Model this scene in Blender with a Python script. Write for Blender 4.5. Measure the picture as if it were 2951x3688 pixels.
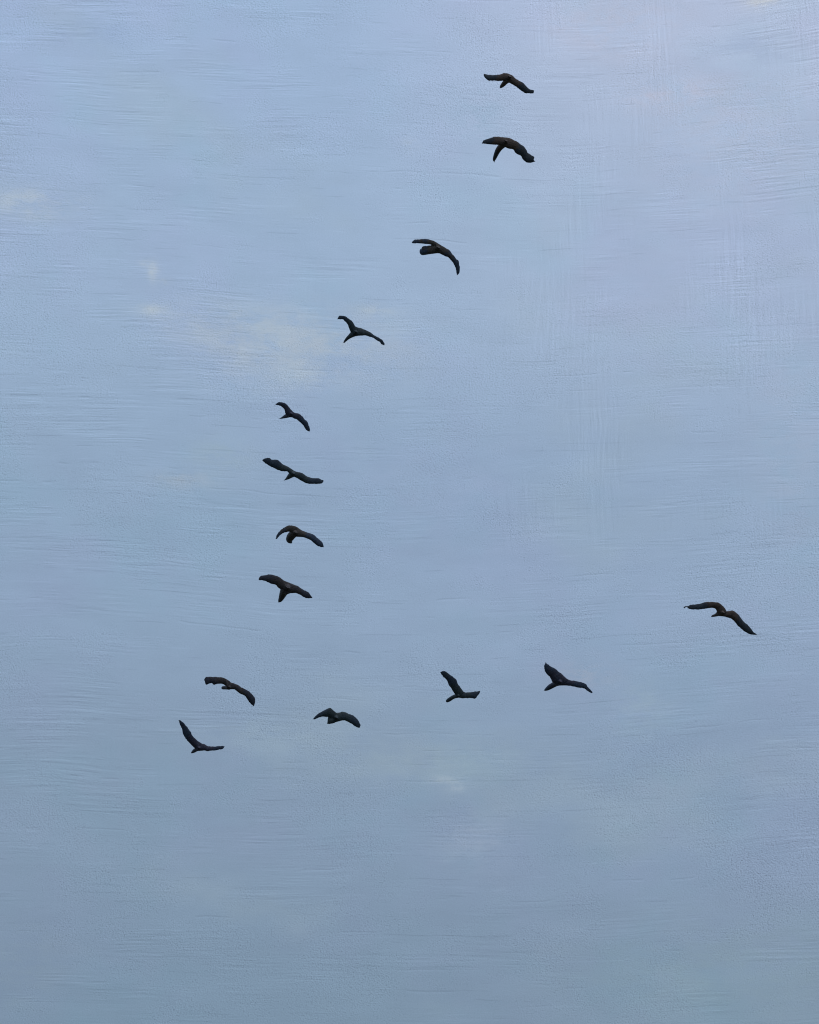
import bpy, math, random
from mathutils import Vector, Matrix, noise as mnoise

scene = bpy.context.scene
for o in list(bpy.data.objects):
    bpy.data.objects.remove(o, do_unlink=True)
R = math.radians

# ------------------------------------------------------------------ camera
PW, PH = 2951.0, 3688.0
PITCH, VFOV = 28.0, 20.0
cd = bpy.data.cameras.new("camera")
cam = bpy.data.objects.new("camera", cd)
scene.collection.objects.link(cam)
scene.camera = cam
cam.location = (0, 0, 1.65)
cam.rotation_euler = (R(90 + PITCH), 0, 0)          # looks along +Y, up into the sky
cd.sensor_fit = 'VERTICAL'
cd.angle = R(VFOV)
cd.clip_start = 0.1
cd.clip_end = 9000

# ------------------------------------------------------------------ view
scene.view_settings.view_transform = 'Standard'
scene.view_settings.look = 'None'
scene.view_settings.exposure = 0
scene.view_settings.gamma = 1
scene.view_settings.use_curve_mapping = False
scene.render.film_transparent = False
scene.render.engine = 'CYCLES'
scene.cycles.max_bounces = 6
scene.cycles.filter_width = 1.1

# ------------------------------------------------------------------ sun (thin overcast: wide and weak)
SUN_EL, SUN_AZ = 58.0, 150.0                          # azimuth clockwise from +Y: behind and to the right
sd = bpy.data.lights.new("sun", 'SUN')
sd.energy = 0.7
sd.angle = R(12)
sd.color = (1.0, 0.95, 0.88)
sun = bpy.data.objects.new("sun", sd)
scene.collection.objects.link(sun)
sv = Vector((math.sin(R(SUN_AZ)) * math.cos(R(SUN_EL)), math.cos(R(SUN_AZ)) * math.cos(R(SUN_EL)), math.sin(R(SUN_EL))))
sun.rotation_euler = sv.to_track_quat('Z', 'Y').to_euler()
sun.location = (0, 0, 30)

# ------------------------------------------------------------------ node helpers
class NT:
    def __init__(s, tree):
        s.t = tree
    def n(s, typ, **kw):
        nd = s.t.nodes.new(typ)
        for k, v in kw.items():
            setattr(nd, k, v)
        return nd
    def put(s, sock, v):
        if isinstance(v, bpy.types.NodeSocket):
            s.t.links.new(v, sock)
        else:
            sock.default_value = v
    def m(s, op, a, b=0.0, c=None, clamp=False):
        nd = s.n('ShaderNodeMath', operation=op, use_clamp=clamp)
        s.put(nd.inputs[0], a)
        s.put(nd.inputs[1], b)
        if c is not None:
            s.put(nd.inputs[2], c)
        return nd.outputs[0]
    def xyz(s, x, y, z=0.0):
        nd = s.n('ShaderNodeCombineXYZ')
        s.put(nd.inputs[0], x); s.put(nd.inputs[1], y); s.put(nd.inputs[2], z)
        return nd.outputs[0]
    def noise(s, vec, scale=1.0, detail=2.0, rough=0.5, dist=0.0, dim='2D'):
        nd = s.n('ShaderNodeTexNoise', noise_dimensions=dim)
        s.put(nd.inputs['Vector'], vec)
        nd.inputs['Scale'].default_value = scale
        nd.inputs['Detail'].default_value = detail
        nd.inputs['Roughness'].default_value = rough
        nd.inputs['Distortion'].default_value = dist
        return nd.outputs[0]
    def step(s, v, a, b, lo=0.0, hi=1.0):
        nd = s.n('ShaderNodeMapRange', interpolation_type='SMOOTHSTEP', clamp=True)
        s.put(nd.inputs[0], v)
        for i, q in enumerate((a, b, lo, hi)):
            nd.inputs[i + 1].default_value = q
        return nd.outputs[0]
    def mix(s, f, a, b, blend='MIX'):
        nd = s.n('ShaderNodeMix', data_type='RGBA', blend_type=blend, clamp_factor=False)
        s.put(nd.inputs[0], f)
        s.put(nd.inputs[6], a)
        s.put(nd.inputs[7], b)
        return nd.outputs[2]
    def ramp(s, v, stops, interp='EASE'):
        nd = s.n('ShaderNodeValToRGB')
        s.put(nd.inputs[0], v)
        cr = nd.color_ramp
        cr.interpolation = interp
        while len(cr.elements) < len(stops):
            cr.elements.new(0.5)
        for e, (p, c) in zip(cr.elements, stops):
            e.position = p
            e.color = c
        return nd.outputs[0]

def lin(r, g, b):
    f = lambda c: (c / 255) / 12.92 if c / 255 <= 0.04045 else ((c / 255 + 0.055) / 1.055) ** 2.4
    return (f(r), f(g), f(b), 1.0)

# ------------------------------------------------------------------ world: veiled evening sky
world = bpy.data.worlds.new("World")
scene.world = world
world.use_nodes = True
wt = world.node_tree
wt.nodes.clear()
W = NT(wt)
tc = W.n('ShaderNodeTexCoord')
sep = W.n('ShaderNodeSeparateXYZ')
wt.links.new(tc.outputs['Generated'], sep.inputs[0])
dx, dy, dz = sep.outputs
az = W.m('ARCTAN2', dx, dy)                            # azimuth, 0 towards +Y, right positive
el = W.m('ARCSINE', dz)                                # elevation
U = W.m('MULTIPLY_ADD', az, 0.4 / R(9.1), 0.4)
V = W.m('MULTIPLY_ADD', el, 1.0 / R(VFOV), 0.5 - PITCH / VFOV)
P = W.xyz(U, V)

# gentle undulation that bends every streak a little
wob = W.noise(W.xyz(U, V, 0), 2.2, 2.0)
wob2 = W.noise(W.xyz(W.m('ADD', U, 7.3), V, 0), 9.0, 2.0)
Vw = W.m('ADD', W.m('MULTIPLY_ADD', wob, 0.030, V), W.m('MULTIPLY', wob2, 0.005))
Uw = W.m('ADD', W.m('MULTIPLY_ADD', wob, -0.02, U), W.m('MULTIPLY', wob2, 0.006))

# base colour by elevation
left = W.ramp(V, [(0.0, lin(127, 148, 173)), (0.2, lin(136, 155, 182)), (0.45, lin(146, 167, 197)),
                  (0.75, lin(159, 180, 212)), (1.0, lin(163, 184, 219))], 'EASE')
right = W.ramp(V, [(0.0, lin(132, 152, 175)), (0.2, lin(139, 158, 187)), (0.45, lin(152, 171, 202)),
                   (0.75, lin(168, 185, 216)), (1.0, lin(184, 195, 226))], 'EASE')
sideways = W.step(W.m('ADD', U, W.m('MULTIPLY', W.m('SUBTRACT', wob, 0.5), 0.5)), 0.15, 0.85)
col = W.mix(sideways, left, right)
# the middle and the upper left edge are a touch deeper
def blob(u, v, su, sv, power=1.0, edge=0.35, nscale=14.0):
    a = W.m('DIVIDE', W.m('SUBTRACT', Uw, u + 0.0 - 0.01), su)
    b = W.m('DIVIDE', W.m('SUBTRACT', Vw, v + 0.0175), sv)
    r2 = W.m('ADD', W.m('MULTIPLY', a, a), W.m('MULTIPLY', b, b))
    g = W.m('EXPONENT', W.m('MULTIPLY', r2, -1.0))
    nz = W.noise(W.xyz(W.m('MULTIPLY', Uw, 0.7), W.m('MULTIPLY', Vw, 1.5)), nscale, 6.0, 0.78)
    k = W.step(nz, 0.5 - edge, 0.5 + edge)
    return W.m('MULTIPLY', W.m('MULTIPLY', g, k), power)
def pxb(x, y, sx, sy, power, edge=0.18, nscale=24.0):   # centre and size given on a 1725 x 2156 reading of the sky
    return blob(x / 2156, 1 - y / 2156, sx / 2156, sy / 2156, power, edge, nscale)

# broad drifts of hue
h1 = W.noise(W.xyz(W.m('MULTIPLY', U, 0.8), W.m('MULTIPLY', V, 1.3)), 5.0, 4.0, 0.55)
col = W.mix(W.step(h1, 0.52, 0.78, 0, 0.25), col, lin(160, 176, 190))        # grey green veil
h2 = W.noise(W.xyz(W.m('ADD', U, 3.1), W.m('MULTIPLY', V, 1.2)), 4.0, 4.0, 0.6)
lil = W.mix(1.0, col, (1.02, 0.985, 1.01, 1), 'MULTIPLY')
col = W.mix(W.step(h2, 0.45, 0.7), col, lil)
h3 = W.noise(W.xyz(W.m('ADD', U, 13.1), W.m('MULTIPLY', V, 1.2)), 6.0, 4.0, 0.6)
cyan = W.mix(1.0, col, (0.97, 1.01, 1.0, 1), 'MULTIPLY')
col = W.mix(W.step(h3, 0.5, 0.72), col, cyan)

CREAM, ROSE, PALE, TEAL, BLUE = lin(186, 196, 209), lin(200, 192, 210), lin(178, 194, 218), lin(140, 172, 200), lin(146, 166, 206)
for x, y, sx, sy, pw, c in [
    (40, 465, 90, 30, 0.75, CREAM), (318, 598, 11, 20, 0.6, lin(208, 212, 212)), (345, 618, 14, 8, 0.6, CREAM), (300, 582, 14, 8, 0.5, CREAM), (315, 680, 26, 12, 0.7, CREAM),
    (500, 700, 180, 44, 0.42, CREAM), (590, 735, 200, 60, 0.30, lin(176, 190, 206)), (700, 740, 190, 70, 0.40, lin(186, 192, 204)), (800, 655, 40, 12, 0.5, CREAM),
    (640, 800, 60, 40, 0.4, CREAM), (500, 760, 60, 40, 0.35, CREAM),
    (480, 980, 70, 40, 0.30, lin(172, 188, 192)), (395, 1030, 70, 18, 0.4, lin(180, 186, 196)),
    (962, 1660, 20, 12, 0.45, CREAM), (935, 1645, 26, 8, 0.4, CREAM), (920, 1600, 220, 60, 0.30, lin(160, 178, 190)), (1340, 1500, 60, 60, 0.30, lin(166, 184, 196)),
    (560, 1560, 140, 50, 0.30, lin(158, 176, 192)), (1000, 1770, 70, 60, 0.35, lin(168, 180, 204)),
    (1460, 205, 100, 26, 0.50, ROSE), (1690, 28, 44, 18, 0.8, lin(206, 206, 208)), (1340, 60, 160, 60, 0.35, ROSE),
    (880, 310, 22, 14, 0.6, CREAM), (1225, 1420, 60, 26, 0.5, lin(178, 178, 196)), (1030, 240, 50, 70, 0.5, TEAL),
    (130, 100, 110, 26, 0.4, BLUE), (1640, 130, 110, 50, 0.35, BLUE), (1600, 300, 200, 160, 0.18, ROSE), (1690, 950, 90, 300, 0.30, lin(172, 180, 206)),
    (1300, 640, 200, 240, 0.20, lin(172, 180, 210)), (1700, 1700, 180, 200, 0.22, lin(158, 174, 204)),
    (720, 1000, 300, 170, 0.18, lin(142, 164, 198)), (1050, 1050, 340, 240, 0.25, lin(142, 163, 196)),
    (1500, 2050, 300, 110, 0.35, lin(138, 158, 172)), (100, 2060, 90, 80, 0.35, lin(142, 160, 174)),
    (620, 830, 260, 30, 0.15, PALE), (1150, 1960, 360, 70, 0.2, lin(126, 146, 170)),
]:
    col = W.mix(pxb(x, y, sx, sy, pw), col, c)

# fine brushwork relief, its side light painted into the sky colour: height h(u, v) taken twice, the difference brightens one flank of every ridge
def grain_pair(vecf, scale, detail, rough, du, dv):
    a = W.noise(vecf(Uw, Vw), scale, detail, rough)
    b = W.noise(vecf(W.m('ADD', Uw, du), W.m('ADD', Vw, dv)), scale, detail, rough)
    return W.m('SUBTRACT', a, b)

# long level streaks
streak = grain_pair(lambda u, v: W.xyz(W.m('MULTIPLY', u, 7.0), W.m('MULTIPLY', v, 170.0)), 1.0, 5.0, 0.7, 0.0, 0.0013)
streak2 = grain_pair(lambda u, v: W.xyz(W.m('MULTIPLY_ADD', u, 16.0, 4.0), W.m('MULTIPLY', v, 420.0)), 1.0, 3.0, 0.7, 0.0, 0.0010)
sm = W.noise(W.xyz(W.m('MULTIPLY', U, 5.0), W.m('MULTIPLY', V, 16.0)), 1.6, 5.0, 0.7)
smask = W.step(sm, 0.47, 0.66)
edgeL = W.m('SUBTRACT', 1.0, W.step(U, 0.12, 0.42))
edgeR = W.step(U, 0.58, 0.80)
hor = W.m('ADD', W.m('MULTIPLY', smask, 0.75), W.m('MULTIPLY', W.m('ADD', edgeL, edgeR), W.step(sm, 0.40, 0.6, 0, 0.6)))
# isolated thin creases and gleams painted into the sky colour: level lines, each broken into its own few short runs
def hairs(a, b, freq, off, run, m0, m1, width, shift=0.0, wav=0.9):
    t = W.m('ADD', W.m('MULTIPLY_ADD', b, freq, off), W.m('MULTIPLY', W.noise(W.xyz(W.m('MULTIPLY_ADD', a, 5.0, off), W.m('MULTIPLY', b, 14.0)), 1.0, 4.0, 0.6), wav))
    idn = W.m('FLOOR', t)
    f = W.m('ABSOLUTE', W.m('SUBTRACT', W.m('FRACT', t), 0.5 + shift))
    line = W.m('SUBTRACT', 1.0, W.step(f, width * 0.3, width))
    k = W.noise(W.xyz(W.m('MULTIPLY_ADD', idn, 17.37, W.m('MULTIPLY', a, run)), W.m('MULTIPLY', idn, 5.21)), 1.0, 3.0, 0.7)
    return W.m('MULTIPLY', line, W.step(k, m0, m1))
crease = W.m('ADD', hairs(Uw, Vw, 60.0, 3.0, 9.0, 0.59, 0.67, 0.05), hairs(Uw, Vw, 130.0, 41.0, 9.0, 0.58, 0.68, 0.09))
gleam = W.m('ADD', hairs(Uw, Vw, 60.0, 3.0, 9.0, 0.59, 0.67, 0.06, -0.09), hairs(Uw, Vw, 90.0, 77.0, 9.0, 0.60, 0.70, 0.07))
scr = hairs(Vw, Uw, 110.0, 12.0, 5.0, 0.57, 0.68, 0.07, 0.0, 0.25)
# upright streaks, upper right
ups = grain_pair(lambda u, v: W.xyz(W.m('MULTIPLY', u, 210.0), W.m('MULTIPLY', v, 18.0)), 1.0, 4.0, 0.7, 0.0012, 0.0)
um = W.noise(W.xyz(W.m('MULTIPLY', U, 10.0), W.m('MULTIPLY', V, 5.0)), 1.3, 5.0, 0.7)
upm = W.m('MULTIPLY', W.step(um, 0.47, 0.66), W.m('MULTIPLY', W.step(U, 0.40, 0.56), W.step(V, 0.33, 0.60)))
upm = W.m('MULTIPLY_ADD', W.step(um, 0.5, 0.7), 0.22, upm)
# stipple, in patches
st = grain_pair(lambda u, v: W.xyz(W.m('MULTIPLY', u, 760.0), W.m('MULTIPLY', v, 820.0)), 1.0, 1.0, 0.8, 0.0007, 0.0008)
sp = W.noise(W.xyz(W.m('MULTIPLY', U, 640.0), W.m('MULTIPLY', V, 700.0)), 1.0, 1.0, 0.8)
dots = W.step(sp, 0.42, 0.26)
stm = W.noise(W.xyz(W.m('ADD', U, 21.0), W.m('MULTIPLY', V, 1.3)), 6.5, 7.0, 0.72)
stb = pxb(1620, 1700, 330, 260, 0.9, 0.5, 8.0)
stm2 = W.m('ADD', W.step(stm, 0.43, 0.62, 0.12, 0.95), stb)
fine = W.noise(P, 900.0, 1.0, 0.6)

rel = W.m('MULTIPLY', W.m('MULTIPLY', streak, hor), 0.30)
rel = W.m('ADD', rel, W.m('MULTIPLY', W.m('MULTIPLY', streak2, hor), 0.38))
rel = W.m('ADD', rel, W.m('MULTIPLY', W.m('MULTIPLY', ups, upm), 0.28))
rel = W.m('ADD', rel, W.m('MULTIPLY', W.m('MULTIPLY', st, stm2), 0.40))
rel = W.m('ADD', rel, W.m('MULTIPLY', W.m('MULTIPLY', dots, stm2), -0.27))
rel = W.m('ADD', rel, W.m('MULTIPLY', stm2, 0.022))
rel = W.m('ADD', rel, W.m('MULTIPLY', W.m('MULTIPLY', scr, upm), 0.07))
rel = W.m('ADD', rel, W.m('MULTIPLY', crease, -0.11))
rel = W.m('ADD', rel, W.m('MULTIPLY', gleam, 0.06))
rel = W.m('ADD', rel, W.m('MULTIPLY', W.m('SUBTRACT', fine, 0.5), 0.16))
soft = W.noise(W.xyz(W.m('MULTIPLY', Uw, 12.0), W.m('MULTIPLY', Vw, 30.0)), 1.0, 5.0, 0.65)
rel = W.m('ADD', rel, W.m('MULTIPLY', W.m('SUBTRACT', soft, 0.5), 0.15))
gain = W.m('ADD', 1.0, rel)
gc = W.n('ShaderNodeCombineColor')
for i, k in enumerate((0.968, 0.998, 0.955)):
    wt.links.new(W.m('MULTIPLY', gain, k), gc.inputs[i])
col = W.mix(1.0, col, gc.outputs[0], 'MULTIPLY')

sky = W.n('ShaderNodeTexSky', sky_type='NISHITA', sun_disc=False)
sky.sun_elevation = R(SUN_EL)
sky.sun_rotation = R(SUN_AZ)
clear = W.mix(1.0, sky.outputs[0], (0.07, 0.07, 0.07, 1), 'MULTIPLY')
veiled = W.mix(0.94, clear, col)                       # a thin cloud veil covers nearly all of the clear sky
bg = W.n('ShaderNodeBackground')
wt.links.new(veiled, bg.inputs[0])
bg.inputs[1].default_value = 1.0
out = W.n('ShaderNodeOutputWorld')
wt.links.new(bg.outputs[0], out.inputs[0])

# ------------------------------------------------------------------ materials
def feather_material(name, mid, cool, seed):
    m = bpy.data.materials.new(name)
    m.use_nodes = True
    t = m.node_tree
    t.nodes.clear()
    N = NT(t)
    o = N.n('ShaderNodeOutputMaterial')
    b = N.n('ShaderNodeBsdfPrincipled')
    t.links.new(b.outputs[0], o.inputs[0])
    tcn = N.n('ShaderNodeTexCoord')
    v = N.n('ShaderNodeVectorMath', operation='ADD')
    t.links.new(tcn.outputs['Object'], v.inputs[0])
    v.inputs[1].default_value = (seed * 3.7, seed * 1.3, seed)
    ln = N.n('ShaderNodeVectorMath', operation='LENGTH')
    t.links.new(tcn.outputs['Object'], ln.inputs[0])
    n1 = N.noise(v.outputs[0], 7.0, 4.0, 0.6, 0.2, '3D')
    n2 = N.noise(v.outputs[0], 34.0, 3.0, 0.6, 0.3, '3D')
    out_wing = N.step(ln.outputs['Value'], 0.14, 0.44)      # body feathers warm, flight feathers cool
    c = N.mix(N.step(N.m('ADD', n1, N.m('MULTIPLY_ADD', out_wing, 0.3, -0.15)), 0.40, 0.60), mid, cool)
    dark = N.mix(1.0, c, (0.6, 0.6, 0.68, 1), 'MULTIPLY')
    c = N.mix(N.step(n2, 0.60, 0.40), c, dark)
    t.links.new(c, b.inputs['Base Color'])
    b.inputs['Roughness'].default_value = 0.62
    b.inputs['Specular IOR Level'].default_value = 0.35
    b.inputs['Sheen Weight'].default_value = 0.03
    b.inputs['Sheen Roughness'].default_value = 0.4
    n3 = N.noise(v.outputs[0], 60.0, 3.0, 0.6, 0.6, '3D')
    bp = N.n('ShaderNodeBump')
    bp.inputs['Strength'].default_value = 0.35
    bp.inputs['Distance'].default_value = 0.01
    t.links.new(n3, bp.inputs['Height'])
    t.links.new(bp.outputs[0], b.inputs['Normal'])
    return m

BROWN, SLATE = (0.105, 0.072, 0.056, 1), (0.046, 0.072, 0.118, 1)
GREEN, VIOLET, DUN = (0.046, 0.070, 0.076, 1), (0.060, 0.058, 0.092, 1), (0.084, 0.070, 0.058, 1)
MATS = {
    'brown': feather_material("brown_black_feathers", BROWN, (0.046, 0.062, 0.080, 1), 1),
    'brownblue': feather_material("brown_and_blue_black_feathers", DUN, SLATE, 2),
    'slate': feather_material("slate_black_feathers", VIOLET, SLATE, 3),
    'green': feather_material("green_black_feathers", GREEN, (0.042, 0.066, 0.098, 1), 4),
    'dun': feather_material("dun_black_feathers", (0.068, 0.056, 0.054, 1), (0.050, 0.054, 0.078, 1), 5),
}
horn = bpy.data.materials.new("dark_horn")
horn.use_nodes = True
hN = NT(horn.node_tree)
hb = horn.node_tree.nodes['Principled BSDF']
hn = hN.noise(hN.n('ShaderNodeTexCoord').outputs['Object'], 120.0, 2.0, 0.5, 0.0, '3D')
horn.node_tree.links.new(hN.mix(hn, (0.012, 0.012, 0.014, 1), (0.03, 0.028, 0.026, 1)), hb.inputs['Base Color'])
hb.inputs['Roughness'].default_value = 0.4

# ------------------------------------------------------------------ ground, below the frame, out to the horizon
def ground():
    m = bpy.data.materials.new("dark_meadow")
    m.use_nodes = True
    N = NT(m.node_tree)
    b = m.node_tree.nodes['Principled BSDF']
    v = N.n('ShaderNodeTexCoord').outputs['Object']
    a = N.noise(v, 0.02, 5.0, 0.6, 0.0, '3D')
    c = N.mix(N.step(a, 0.35, 0.65), (0.035, 0.045, 0.022, 1), (0.06, 0.055, 0.035, 1))
    m.node_tree.links.new(c, b.inputs['Base Color'])
    b.inputs['Roughness'].default_value = 0.95
    n, S = 24, 4000.0
    vs, fs = [], []
    for j in range(n + 1):
        for i in range(n + 1):
            x, y = -S + 2 * S * i / n, -S + 2 * S * j / n
            d = math.hypot(x, y)
            vs.append((x, y, min(1.0, d / 600) * 2.5 * mnoise.noise(Vector((x / 700, y / 700, 0.3)))))
    for j in range(n):
        for i in range(n):
            k = j * (n + 1) + i
            fs.append((k, k + 1, k + n + 2, k + n + 1))
    me = bpy.data.meshes.new("ground")
    me.from_pydata(vs, [], fs)
    me.materials.append(m)
    me.polygons.foreach_set('use_smooth', [True] * len(fs))
    o = bpy.data.objects.new("ground", me)
    scene.collection.objects.link(o)
    o['kind'] = 'structure'
ground()

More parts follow.
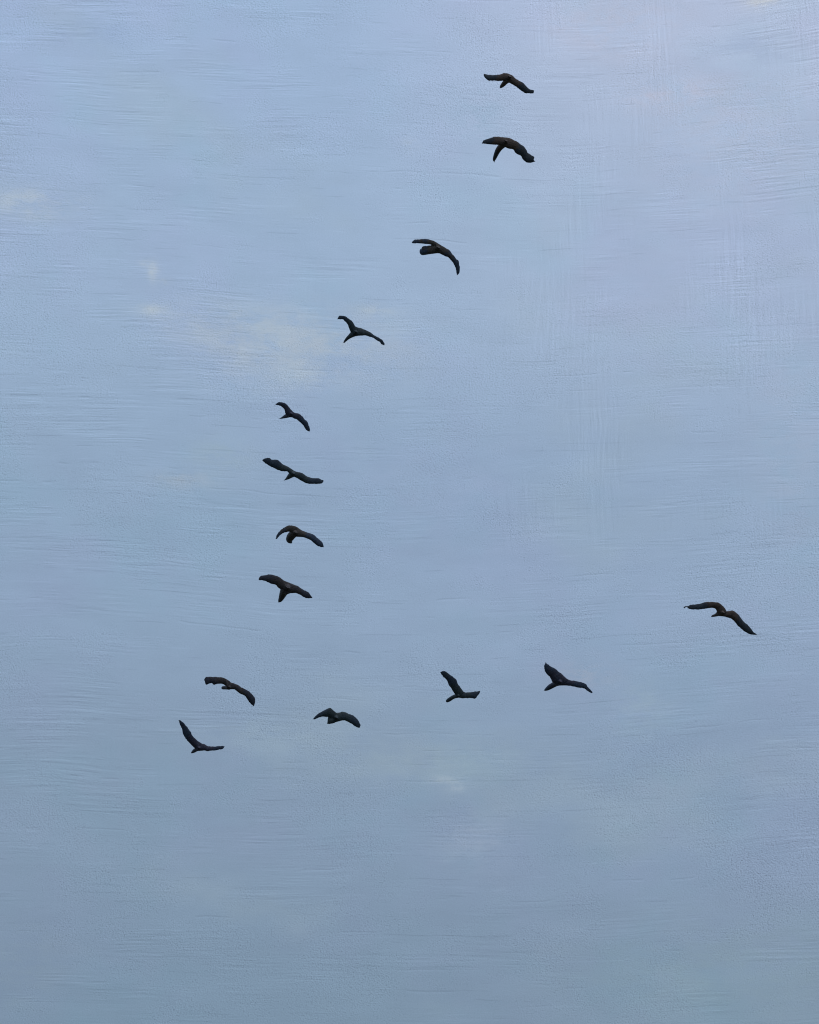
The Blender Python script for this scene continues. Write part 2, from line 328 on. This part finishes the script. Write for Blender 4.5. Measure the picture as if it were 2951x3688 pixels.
# ------------------------------------------------------------------ birds
# Every bird is modelled once, from how its wings, neck and body lie in the photograph.
# crop = (x, y, width) of the study; wings as stations (trailing edge x y, leading edge x y) from root to tip;
# neck as (x, y, radius) from the breast to the bill.
BIRDS = [
 dict(crop=(1700,230,260), mat='brown', label="topmost bird of the flock, brownish black with a nearly level left wing",
  L=[(900,240,880,455),(860,225,830,425),(760,222,740,412),(660,262,640,422),(560,276,560,418),(450,280,450,425),(380,276,400,430),(320,266,345,390),(283,263,292,335),(276,285,280,305)],
  R=[(820,225,850,440),(960,262,930,470),(1040,330,1010,515),(1130,385,1090,560),(1230,430,1170,620),(1275,475,1230,660),(1330,535,1275,685),(1400,580,1370,688),(1470,594,1430,684),(1498,605,1482,678)],
  N=[(870,350,100),(810,410,66),(760,460,55),(720,495,42),(692,520,22)]),
 dict(crop=(1700,470,260), mat='brown', label="brownish black bird with hanging neck and ragged right wing tip, second from the top",
  L=[(840,162,800,395),(760,160,730,382),(680,157,650,356),(600,149,590,352),(540,152,520,350),(470,178,440,345),(380,215,350,340),(310,235,300,340),(265,265,258,338),(232,330,236,340)],
  R=[(800,160,780,392),(900,172,870,430),(1000,212,940,438),(1080,250,995,455),(1180,315,1060,540),(1260,375,1170,590),(1320,460,1200,640),(1345,510,1250,700),(1390,538,1310,745),(1460,575,1370,750),(1507,615,1430,748),(1488,665,1475,732),(1528,708,1520,722)],
  N=[(790,290,95),(700,365,76),(640,430,68),(597,510,58),(563,590,46),(546,640,30),(553,672,10)]),
 dict(crop=(1450,830,240), mat='brownblue', label="dark bird with broad blunt head under its left wing and right wing curving straight down",
  L=[(1010,382,940,500),(900,320,850,440),(820,272,760,392),(720,240,700,370),(580,227,570,354),(440,237,430,352),(330,246,330,354),(275,278,280,358),(240,320,244,352)],
  R=[(860,300,850,590),(930,345,900,592),(1010,385,960,596),(1100,430,1060,640),(1200,485,1130,675),(1235,515,1200,700),(1300,600,1250,760),(1370,680,1300,810),(1412,735,1335,865),(1460,765,1365,930),(1475,860,1385,1000),(1490,940,1395,1060),(1488,1030,1405,1110),(1475,1095,1408,1140),(1425,1145,1412,1152)],
  N=[(900,480,112),(780,492,102),(680,496,100),(610,500,100),(560,504,98),(512,508,92)],
  X=[(1000,380,960,596),(850,330,880,594),(760,372,790,594),(690,396,700,596),(600,402,600,602),(530,415,540,608),(500,440,505,600)]),
 dict(crop=(1190,1110,220), mat='green', label="greenish black bird with raised left wing hooked at its tip, above the smallest bird",
  L=[(800,545,690,760),(730,522,600,700),(695,490,562,650),(668,430,535,590),(610,355,500,490),(550,315,440,400),(490,270,378,342),(430,228,350,322),(350,212,300,325),(262,215,250,322),(232,255,216,325),(197,325,200,335)],
  R=[(670,520,700,800),(780,540,800,780),(860,550,900,775),(950,585,980,765),(1070,640,1070,790),(1160,690,1170,815),(1240,750,1240,850),(1330,795,1330,910),(1420,840,1390,940),(1490,900,1430,1000),(1515,950,1480,1020),(1540,985,1522,1042)],
  N=[(700,690,105),(610,742,78),(540,788,58),(475,835,46),(420,888,34),(375,937,20)]),
 dict(crop=(970,1430,170), mat='slate', label="smallest bird of the flock, slate black with arched wings and a pointed neck",
  L=[(860,510,660,690),(790,445,590,600),(730,360,568,480),(660,280,520,410),(600,225,460,360),(520,200,380,320),(390,180,300,300),(310,205,250,298),(262,258,228,300),(185,310,190,318)],
  R=[(760,430,700,740),(900,550,830,745),(980,580,900,780),(1090,600,1000,820),(1170,660,1080,880),(1240,730,1160,950),(1300,820,1230,1020),(1370,860,1270,1090),(1415,930,1310,1150),(1440,1020,1340,1200),(1475,1110,1390,1235),(1495,1190,1440,1258),(1470,1250,1462,1264)],
  N=[(780,620,110),(680,665,88),(590,695,72),(510,724,50),(430,754,28),(355,775,9)]),
 dict(crop=(920,1630,270), mat='green', label="greenish black bird gliding with both broad wings stretched in one nearly straight falling line",
  L=[(900,420,870,560),(800,350,790,490),(730,310,735,436),(640,270,650,437),(600,230,560,415),(560,195,480,385),(490,160,400,345),(390,160,330,310),(350,130,270,270),(300,120,220,235),(230,135,187,207),(178,160,172,198)],
  R=[(820,375,840,540),(940,435,930,575),(1060,460,1030,635),(1130,505,1110,680),(1200,550,1210,720),(1310,580,1320,722),(1430,580,1420,722),(1480,600,1500,718),(1530,622,1535,705),(1567,630,1565,662)],
  N=[(860,490,78),(800,532,60),(748,575,42),(702,606,22),(655,632,7)]),
 dict(crop=(970,1870,220), mat='brownblue', label="dark bird with left wing arched down like a sickle round its wide hanging head",
  L=[(900,310,860,490),(800,225,700,430),(700,182,620,370),(600,168,550,358),(500,188,490,368),(400,245,430,385),(330,300,365,418),(270,360,305,465),(225,430,262,520),(200,500,236,552),(190,550,205,566)],
  R=[(780,210,780,500),(900,300,960,512),(1020,350,1080,555),(1120,385,1180,605),(1230,420,1260,680),(1290,465,1320,725),(1370,540,1380,765),(1440,595,1440,785),(1500,660,1490,793),(1530,740,1535,792)],
  N=[(720,390,115),(640,450,118),(585,520,112),(555,580,92),(575,625,70),(610,668,28)]),
 dict(crop=(910,2050,240), mat='dun', label="charcoal bird with long downward neck and a pale mark near its right wing tip",
  L=[(900,330,800,560),(820,295,720,518),(750,240,650,462),(680,190,610,405),(580,150,500,380),(450,128,420,345),(350,145,330,300),(250,155,240,285),(200,185,190,282),(168,240,172,280)],
  R=[(800,285,850,670),(950,345,960,632),(1050,385,1040,620),(1150,425,1150,632),(1250,490,1250,680),(1340,545,1330,735),(1430,590,1390,755),(1500,670,1450,762),(1550,742,1545,755)],
  N=[(880,490,150),(810,590,112),(765,680,90),(728,760,70),(692,820,52),(655,865,16)]),
 dict(crop=(710,2410,240), mat='dun', label="dark bird with notches under its level left wing and a drooping pointed right wing",
  L=[(860,315,780,470),(740,240,690,392),(640,205,620,378),(560,195,520,380),(500,190,462,404),(440,188,420,380),(400,186,388,352),(340,184,325,370),(270,184,255,396),(232,200,232,370),(205,240,215,300),(194,266,199,282)],
  R=[(740,240,760,530),(860,330,850,525),(980,375,970,530),(1060,410,1060,600),(1140,470,1140,655),(1240,520,1220,690),(1340,580,1290,780),(1400,640,1340,860),(1450,700,1390,920),(1490,750,1430,955),(1500,850,1455,970),(1482,915,1462,975)],
  N=[(830,465,72),(750,485,50),(700,490,48),(660,497,44),(642,510,30)]),
 dict(crop=(620,2570,210), mat='slate', label="lowest and leftmost bird of the flock, left wing raised high, right wing level",
  L=[(880,880,720,1060),(760,800,620,975),(680,720,520,860),(605,640,430,760),(578,560,370,670),(520,470,325,570),(470,390,305,450),(420,340,270,370),(380,280,232,270),(310,220,220,230),(262,178,200,182)],
  R=[(740,790,740,1110),(870,880,860,1105),(960,905,960,1105),(1040,960,1060,1122),(1100,968,1130,1105),(1200,980,1220,1105),(1320,980,1320,1105),(1420,970,1400,1082),(1500,968,1490,1070),(1550,974,1545,990)],
  N=[(790,1010,92),(710,1072,62),(648,1118,56),(595,1158,40),(550,1190,20)]),
 dict(crop=(1110,2530,220), mat='green', label="greenish black bird with both wings drooping from two humps, right of the lowest bird",
  L=[(860,300,760,540),(795,285,680,470),(700,195,590,412),(650,152,520,405),(590,148,440,396),(520,180,370,398),(430,228,310,420),(340,272,260,440),(260,325,222,460),(195,390,175,467),(155,432,155,462)],
  R=[(740,290,740,570),(860,285,880,535),(950,265,970,512),(1040,272,1060,525),(1140,320,1150,570),(1260,365,1240,620),(1340,430,1300,675),(1400,495,1350,705),(1450,570,1400,728),(1485,655,1450,738)],
  N=[(780,430,110),(700,465,105),(650,500,88),(625,535,66),(590,572,34),(550,602,10)], X=[(700,400,760,575),(620,402,680,596),(565,415,600,604),(555,500,560,606),(540,592,545,606)]),
 dict(crop=(1560,2400,190), mat='green', label="bird with thick steeply raised left wing, level right wing and narrow round tipped neck",
  L=[(1010,835,820,1020),(940,740,705,895),(880,650,620,760),(822,580,560,670),(785,470,500,570),(740,400,450,460),(640,320,390,380),(560,265,335,352),(480,200,300,290),(400,150,265,245),(320,140,240,205),(262,168,237,190)],
  R=[(850,860,830,1025),(1000,830,960,1050),(1060,850,1060,1050),(1170,852,1170,1050),(1280,840,1280,1058),(1380,825,1370,1068),(1450,822,1412,1050),(1500,812,1450,990),(1540,803,1525,900),(1556,798,1552,812)],
  N=[(810,955,78),(720,990,68),(640,1035,64),(565,1092,66),(505,1138,62),(462,1172,46)]),
 dict(crop=(1930,2370,230), mat='slate', label="violet black bird with broad frayed left wing held up, second from the right",
  L=[(880,580,640,740),(780,510,465,662),(700,420,405,560),(640,375,370,500),(560,310,310,450),(500,265,270,400),(420,225,235,330),(350,175,226,270),(300,148,222,190),(285,125,240,160),(267,92,263,98)],
  R=[(680,400,600,750),(850,560,800,745),(950,605,900,755),(1080,620,1060,785),(1200,645,1180,815),(1310,680,1280,830),(1380,720,1350,855),(1420,790,1400,900),(1480,850,1450,930),(1540,910,1510,965),(1556,952,1550,968)],
  N=[(630,640,108),(545,698,82),(472,750,74),(402,800,70),(345,848,56),(292,888,34),(262,905,12)]),
 dict(crop=(2440,2150,310), mat='brown', label="largest bird, rightmost of the flock, with a loose feather at its left wing tip",
  L=[(990,300,830,388),(965,232,795,325),(900,165,775,255),(830,115,712,218),(740,97,640,222),(640,95,580,232),(540,98,520,235),(430,130,440,250),(330,142,340,248),(240,150,240,242),(207,168,202,228),(182,182,182,225)],
  R=[(860,260,860,385),(985,285,960,400),(1100,270,1060,430),(1150,285,1120,460),(1230,345,1180,530),(1290,420,1240,595),(1350,500,1300,650),(1430,560,1370,705),(1480,620,1440,745),(1550,705,1490,762),(1602,738,1584,768),(1622,750,1616,766)],
  N=[(890,318,70),(845,332,56),(812,352,42),(775,374,28),(738,386,24),(714,400,12)],
  X=[(205,172,205,198),(165,172,165,194),(140,174,138,208),(117,182,117,226),(104,190,106,226)]),
]

TANV = math.tan(R(VFOV / 2))
cam_m = Matrix.Rotation(R(90 + PITCH), 4, 'X')
MPP_REF = None

def catmull(rows, sub):
    out = []
    n = len(rows)
    for i in range(n - 1):
        p0, p1, p2, p3 = rows[max(i - 1, 0)], rows[i], rows[i + 1], rows[min(i + 2, n - 1)]
        for k in range(sub):
            t = k / sub
            out.append(tuple(0.5 * ((2 * b) + (-a + c) * t + (2 * a - 5 * b + 4 * c - d) * t * t + (-a + 3 * b - 3 * c + d) * t ** 3)
                             for a, b, c, d in zip(p0, p1, p2, p3)))
    out.append(tuple(rows[-1]))
    return out

def loft(vs, fs, rings):
    base = len(vs)
    n = len(rings[0])
    for r in rings:
        vs.extend(r)
    for i in range(len(rings) - 1):
        for j in range(n):
            a = base + i * n + j
            b = base + i * n + (j + 1) % n
            fs.append((a, b, b + n, a + n))
    fs.append(tuple(base + j for j in reversed(range(n))))
    fs.append(tuple(base + (len(rings) - 1) * n + j for j in range(n)))

def wing(vs, fs, rows, tow, thick=0.42, tilt=-0.1, sub=3, wslope=0.3, w0=0.0, minh=2.2):
    """rows: stations in photo pixels about the bird's centre; each section is a rounded aerofoil set along its own chord"""
    rings = []
    pts = catmull(rows, sub)
    jag = []
    for q, p in enumerate(pts):
        c = math.hypot(p[0] - p[2], p[1] - p[3]) + 1e-6
        e = min(1.0, q / (0.25 * len(pts)))
        kt = e * random.uniform(-0.9, 0.7) / c
        kb = e * random.uniform(-0.9, 0.7) / c
        jag.append((p[0] + (p[0] - p[2]) * kt, p[1] + (p[1] - p[3]) * kt, p[2] + (p[2] - p[0]) * kb, p[3] + (p[3] - p[1]) * kb))
    pts = jag
    n = 14
    for q, (xt, yt, xb, yb) in enumerate(pts):
        c = math.hypot(xt - xb, yt - yb)
        mx, my = (xt + xb) / 2, (yt + yb) / 2
        w = w0 + wslope * mx
        T = Vector((xt, -yt, -(w - tilt * c * 0.5)))      # local z points back to the viewer
        B = Vector((xb, -yb, -(w + tilt * c * 0.5)))
        mid = (T + B) / 2
        ch = (B - T)
        a, b = pts[max(q - 1, 0)], pts[min(q + 1, len(pts) - 1)]
        span = Vector(((b[0] + b[2] - a[0] - a[2]) / 2, -(b[1] + b[3] - a[1] - a[3]) / 2, -wslope * (b[0] + b[2] - a[0] - a[2]) / 2))
        if span.length < 1e-5:
            span = Vector((1, 0, 0))
        nor = ch.cross(span)
        if nor.length < 1e-6:
            nor = Vector((0, 0, 1))
        nor.normalize()
        if nor.z < 0:
            nor = -nor
        h = max(minh, thick * ch.length * (1.0 - 0.35 * q / len(pts)))
        ring = []
        for k in range(n):
            th = 2 * math.pi * k / n
            cx, sy = math.cos(th), math.sin(th)
            prof = 0.5 * h * sy * (1.0 + 0.25 * cx)
            if sy < 0:
                prof *= 0.6
            ring.append(tow(mid + ch * (0.5 * cx) + nor * prof))
        rings.append(ring)
    # consistent winding
    e = (Vector(rings[0][1]) - Vector(rings[0][0])).cross(Vector(rings[1][0]) - Vector(rings[0][0]))
    cen = sum((Vector(p) for p in rings[0]), Vector()) / n
    if e.dot(Vector(rings[0][0]) - cen) < 0:
        rings = [list(reversed(r)) for r in rings]
    loft(vs, fs, rings)

def tube(vs, fs, rows, tow, n=14, sub=3):
    """rows: (x, y, radius, w) in photo pixels"""
    pts = catmull(rows, sub)
    P3 = [Vector((p[0], -p[1], -p[3])) for p in pts]
    rings = []
    prev = None
    for q, c in enumerate(P3):
        t = (P3[min(q + 1, len(P3) - 1)] - P3[max(q - 1, 0)]).normalized()
        u = prev - t * prev.dot(t) if prev else t.orthogonal()
        u.normalize()
        prev = u
        v = t.cross(u)
        r = max(0.5, pts[q][2])
        rings.append([tow(c + u * (r * math.cos(2 * math.pi * k / n)) + v * (r * math.sin(2 * math.pi * k / n))) for k in range(n)])
    loft(vs, fs, [r for r in rings])

def mesh_object(name, vs, fs, mat, parent, voxel=None):
    me = bpy.data.meshes.new(name)
    me.from_pydata([tuple(v) for v in vs], [], fs)
    me.update()
    if voxel:
        tmp = bpy.data.objects.new("tmp", me)
        scene.collection.objects.link(tmp)
        md = tmp.modifiers.new("remesh", 'REMESH')
        md.mode = 'VOXEL'
        md.voxel_size = voxel
        sm = tmp.modifiers.new("smooth", 'SMOOTH')
        sm.factor = 0.25
        sm.iterations = 1
        dg = bpy.context.evaluated_depsgraph_get()
        me2 = bpy.data.meshes.new_from_object(tmp.evaluated_get(dg))
        bpy.data.objects.remove(tmp)
        me = me2
        me.name = name
    me.materials.clear()
    me.materials.append(mat)
    me.polygons.foreach_set('use_smooth', [True] * len(me.polygons))
    o = bpy.data.objects.new(name, me)
    scene.collection.objects.link(o)
    o.parent = parent
    return o

for bi, B in enumerate(BIRDS):
    random.seed(50 + bi)
    cx0, cy0, cw = B['crop']
    s = cw / 1725.0
    cvt = lambda x, y: (cx0 + x * s, cy0 + y * s)
    allx = [cvt(r[0], r[1]) for r in B['L'] + B['R']]
    span = math.dist(allx[len(B['L']) - 1], allx[-1])
    ctr = cvt(B['N'][0][0], B['N'][0][1])
    D = 62.0 * (190.0 / span) ** 0.75                     # nearer birds show larger
    # the bird's own frame: origin on the line of sight, z back towards the viewer
    dirc = Vector(((ctr[0] / PW * 2 - 1) * TANV * PW / PH, (1 - ctr[1] / PH * 2) * TANV, -1.0))
    mpp = D * 2 * TANV / PH / dirc.length                 # metres per photo pixel at that range
    loc = cam.location + (cam_m.to_3x3() @ dirc.normalized()) * D
    root = bpy.data.objects.new("bird", None)
    root.empty_display_size = 0.2
    scene.collection.objects.link(root)
    root.location = loc
    root.rotation_euler = cam.rotation_euler
    root['label'] = B['label']
    root['category'] = 'bird'
    root['group'] = 'dark birds flying in a ragged V'
    tow = lambda v: Vector(v) * mpp
    rel4 = lambda rows: [(*(p - q for p, q in zip(cvt(r[0], r[1]), ctr)), *(p - q for p, q in zip(cvt(r[2], r[3]), ctr))) for r in rows]
    L, Rr = rel4(B['L']), rel4(B['R'])
    vs, fs = [], []
    wing(vs, fs, L, tow)
    wing(vs, fs, Rr, tow)
    if 'X' in B:
        wing(vs, fs, rel4(B['X']), tow, thick=0.5 if bi == 10 else 0.3)
    # neck and head run away from the viewer
    nk = []
    run = 0.0
    last = None
    for (x, y, r) in B['N']:
        p = cvt(x, y)
        p = (p[0] - ctr[0], p[1] - ctr[1])
        if last:
            run += math.dist(p, last)
        last = p
        nk.append((p[0], p[1], r * s, 1.25 * run))
    tube(vs, fs, nk, tow)
    # torso: deep breast tapering to the rump, nearly end-on
    r0 = nk[0][2]
    ax = Vector((0.25, -0.10))
    torso = [(nk[0][0] - ax.x * r0 * 0.3, nk[0][1] - ax.y * r0 * .3, r0 * 0.55, 1.3 * r0), (0, 0, r0 * 0.85, 0.6 * r0), (ax.x * r0 * 0.3, ax.y * r0 * 0.3, r0 * 0.78, 0.0),
             (ax.x * r0 * 0.8, ax.y * r0 * 0.8, r0 * 0.5, -0.7 * r0), (ax.x * r0 * 1.0, ax.y * r0 * 1.0, r0 * 0.2, -1.3 * r0)]
    tube(vs, fs, torso, tow)
    body = mesh_object("body", vs, fs, MATS[B['mat']], root, voxel=0.85 * mpp)
    # tail: a narrow fan of overlapping feathers behind the rump
    tv, tf = [], []
    tx, ty = ax.x * r0, ax.y * r0
    for k in range(5):
        a = (k - 2) * 0.16
        rows = []
        for t in (0.0, 0.35, 0.7, 0.92, 1.0):
            w = -0.7 * r0 - t * 1.5 * r0 * math.cos(a)
            off = math.sin(a) * (0.5 + 1.2 * t) * r0 * 0.9
            rows.append((tx + off * 0.9, ty + off * 0.4 - 0.04 * r0 * abs(k - 2), (0.13 if t < 0.9 else (0.09 if t < 1 else 0.03)) * r0, w))
        tube(tv, tf, rows, tow, n=8, sub=2)
    mesh_object("tail", tv, tf, MATS[B['mat']], root)
    # beak, closed, beyond the head
    e, d = nk[-1], nk[-2]
    dv = Vector((e[0] - d[0], e[1] - d[1]))
    dv = dv.normalized() if dv.length > 0 else Vector((-1, 1)).normalized()
    bl = 2.2
    bv, bf = [], []
    tube(bv, bf, [(e[0] - dv.x * 1.5, e[1] - dv.y * 1.5, min(2.4, max(1.2, e[2])), e[3] - 1), (e[0] + dv.x * bl * .5, e[1] + dv.y * bl * .5, 1.1, e[3] + 3),
                  (e[0] + dv.x * bl, e[1] + dv.y * bl, 0.5, e[3] + 8)], tow, n=8, sub=2)
    mesh_object("beak", bv, bf, horn, root)
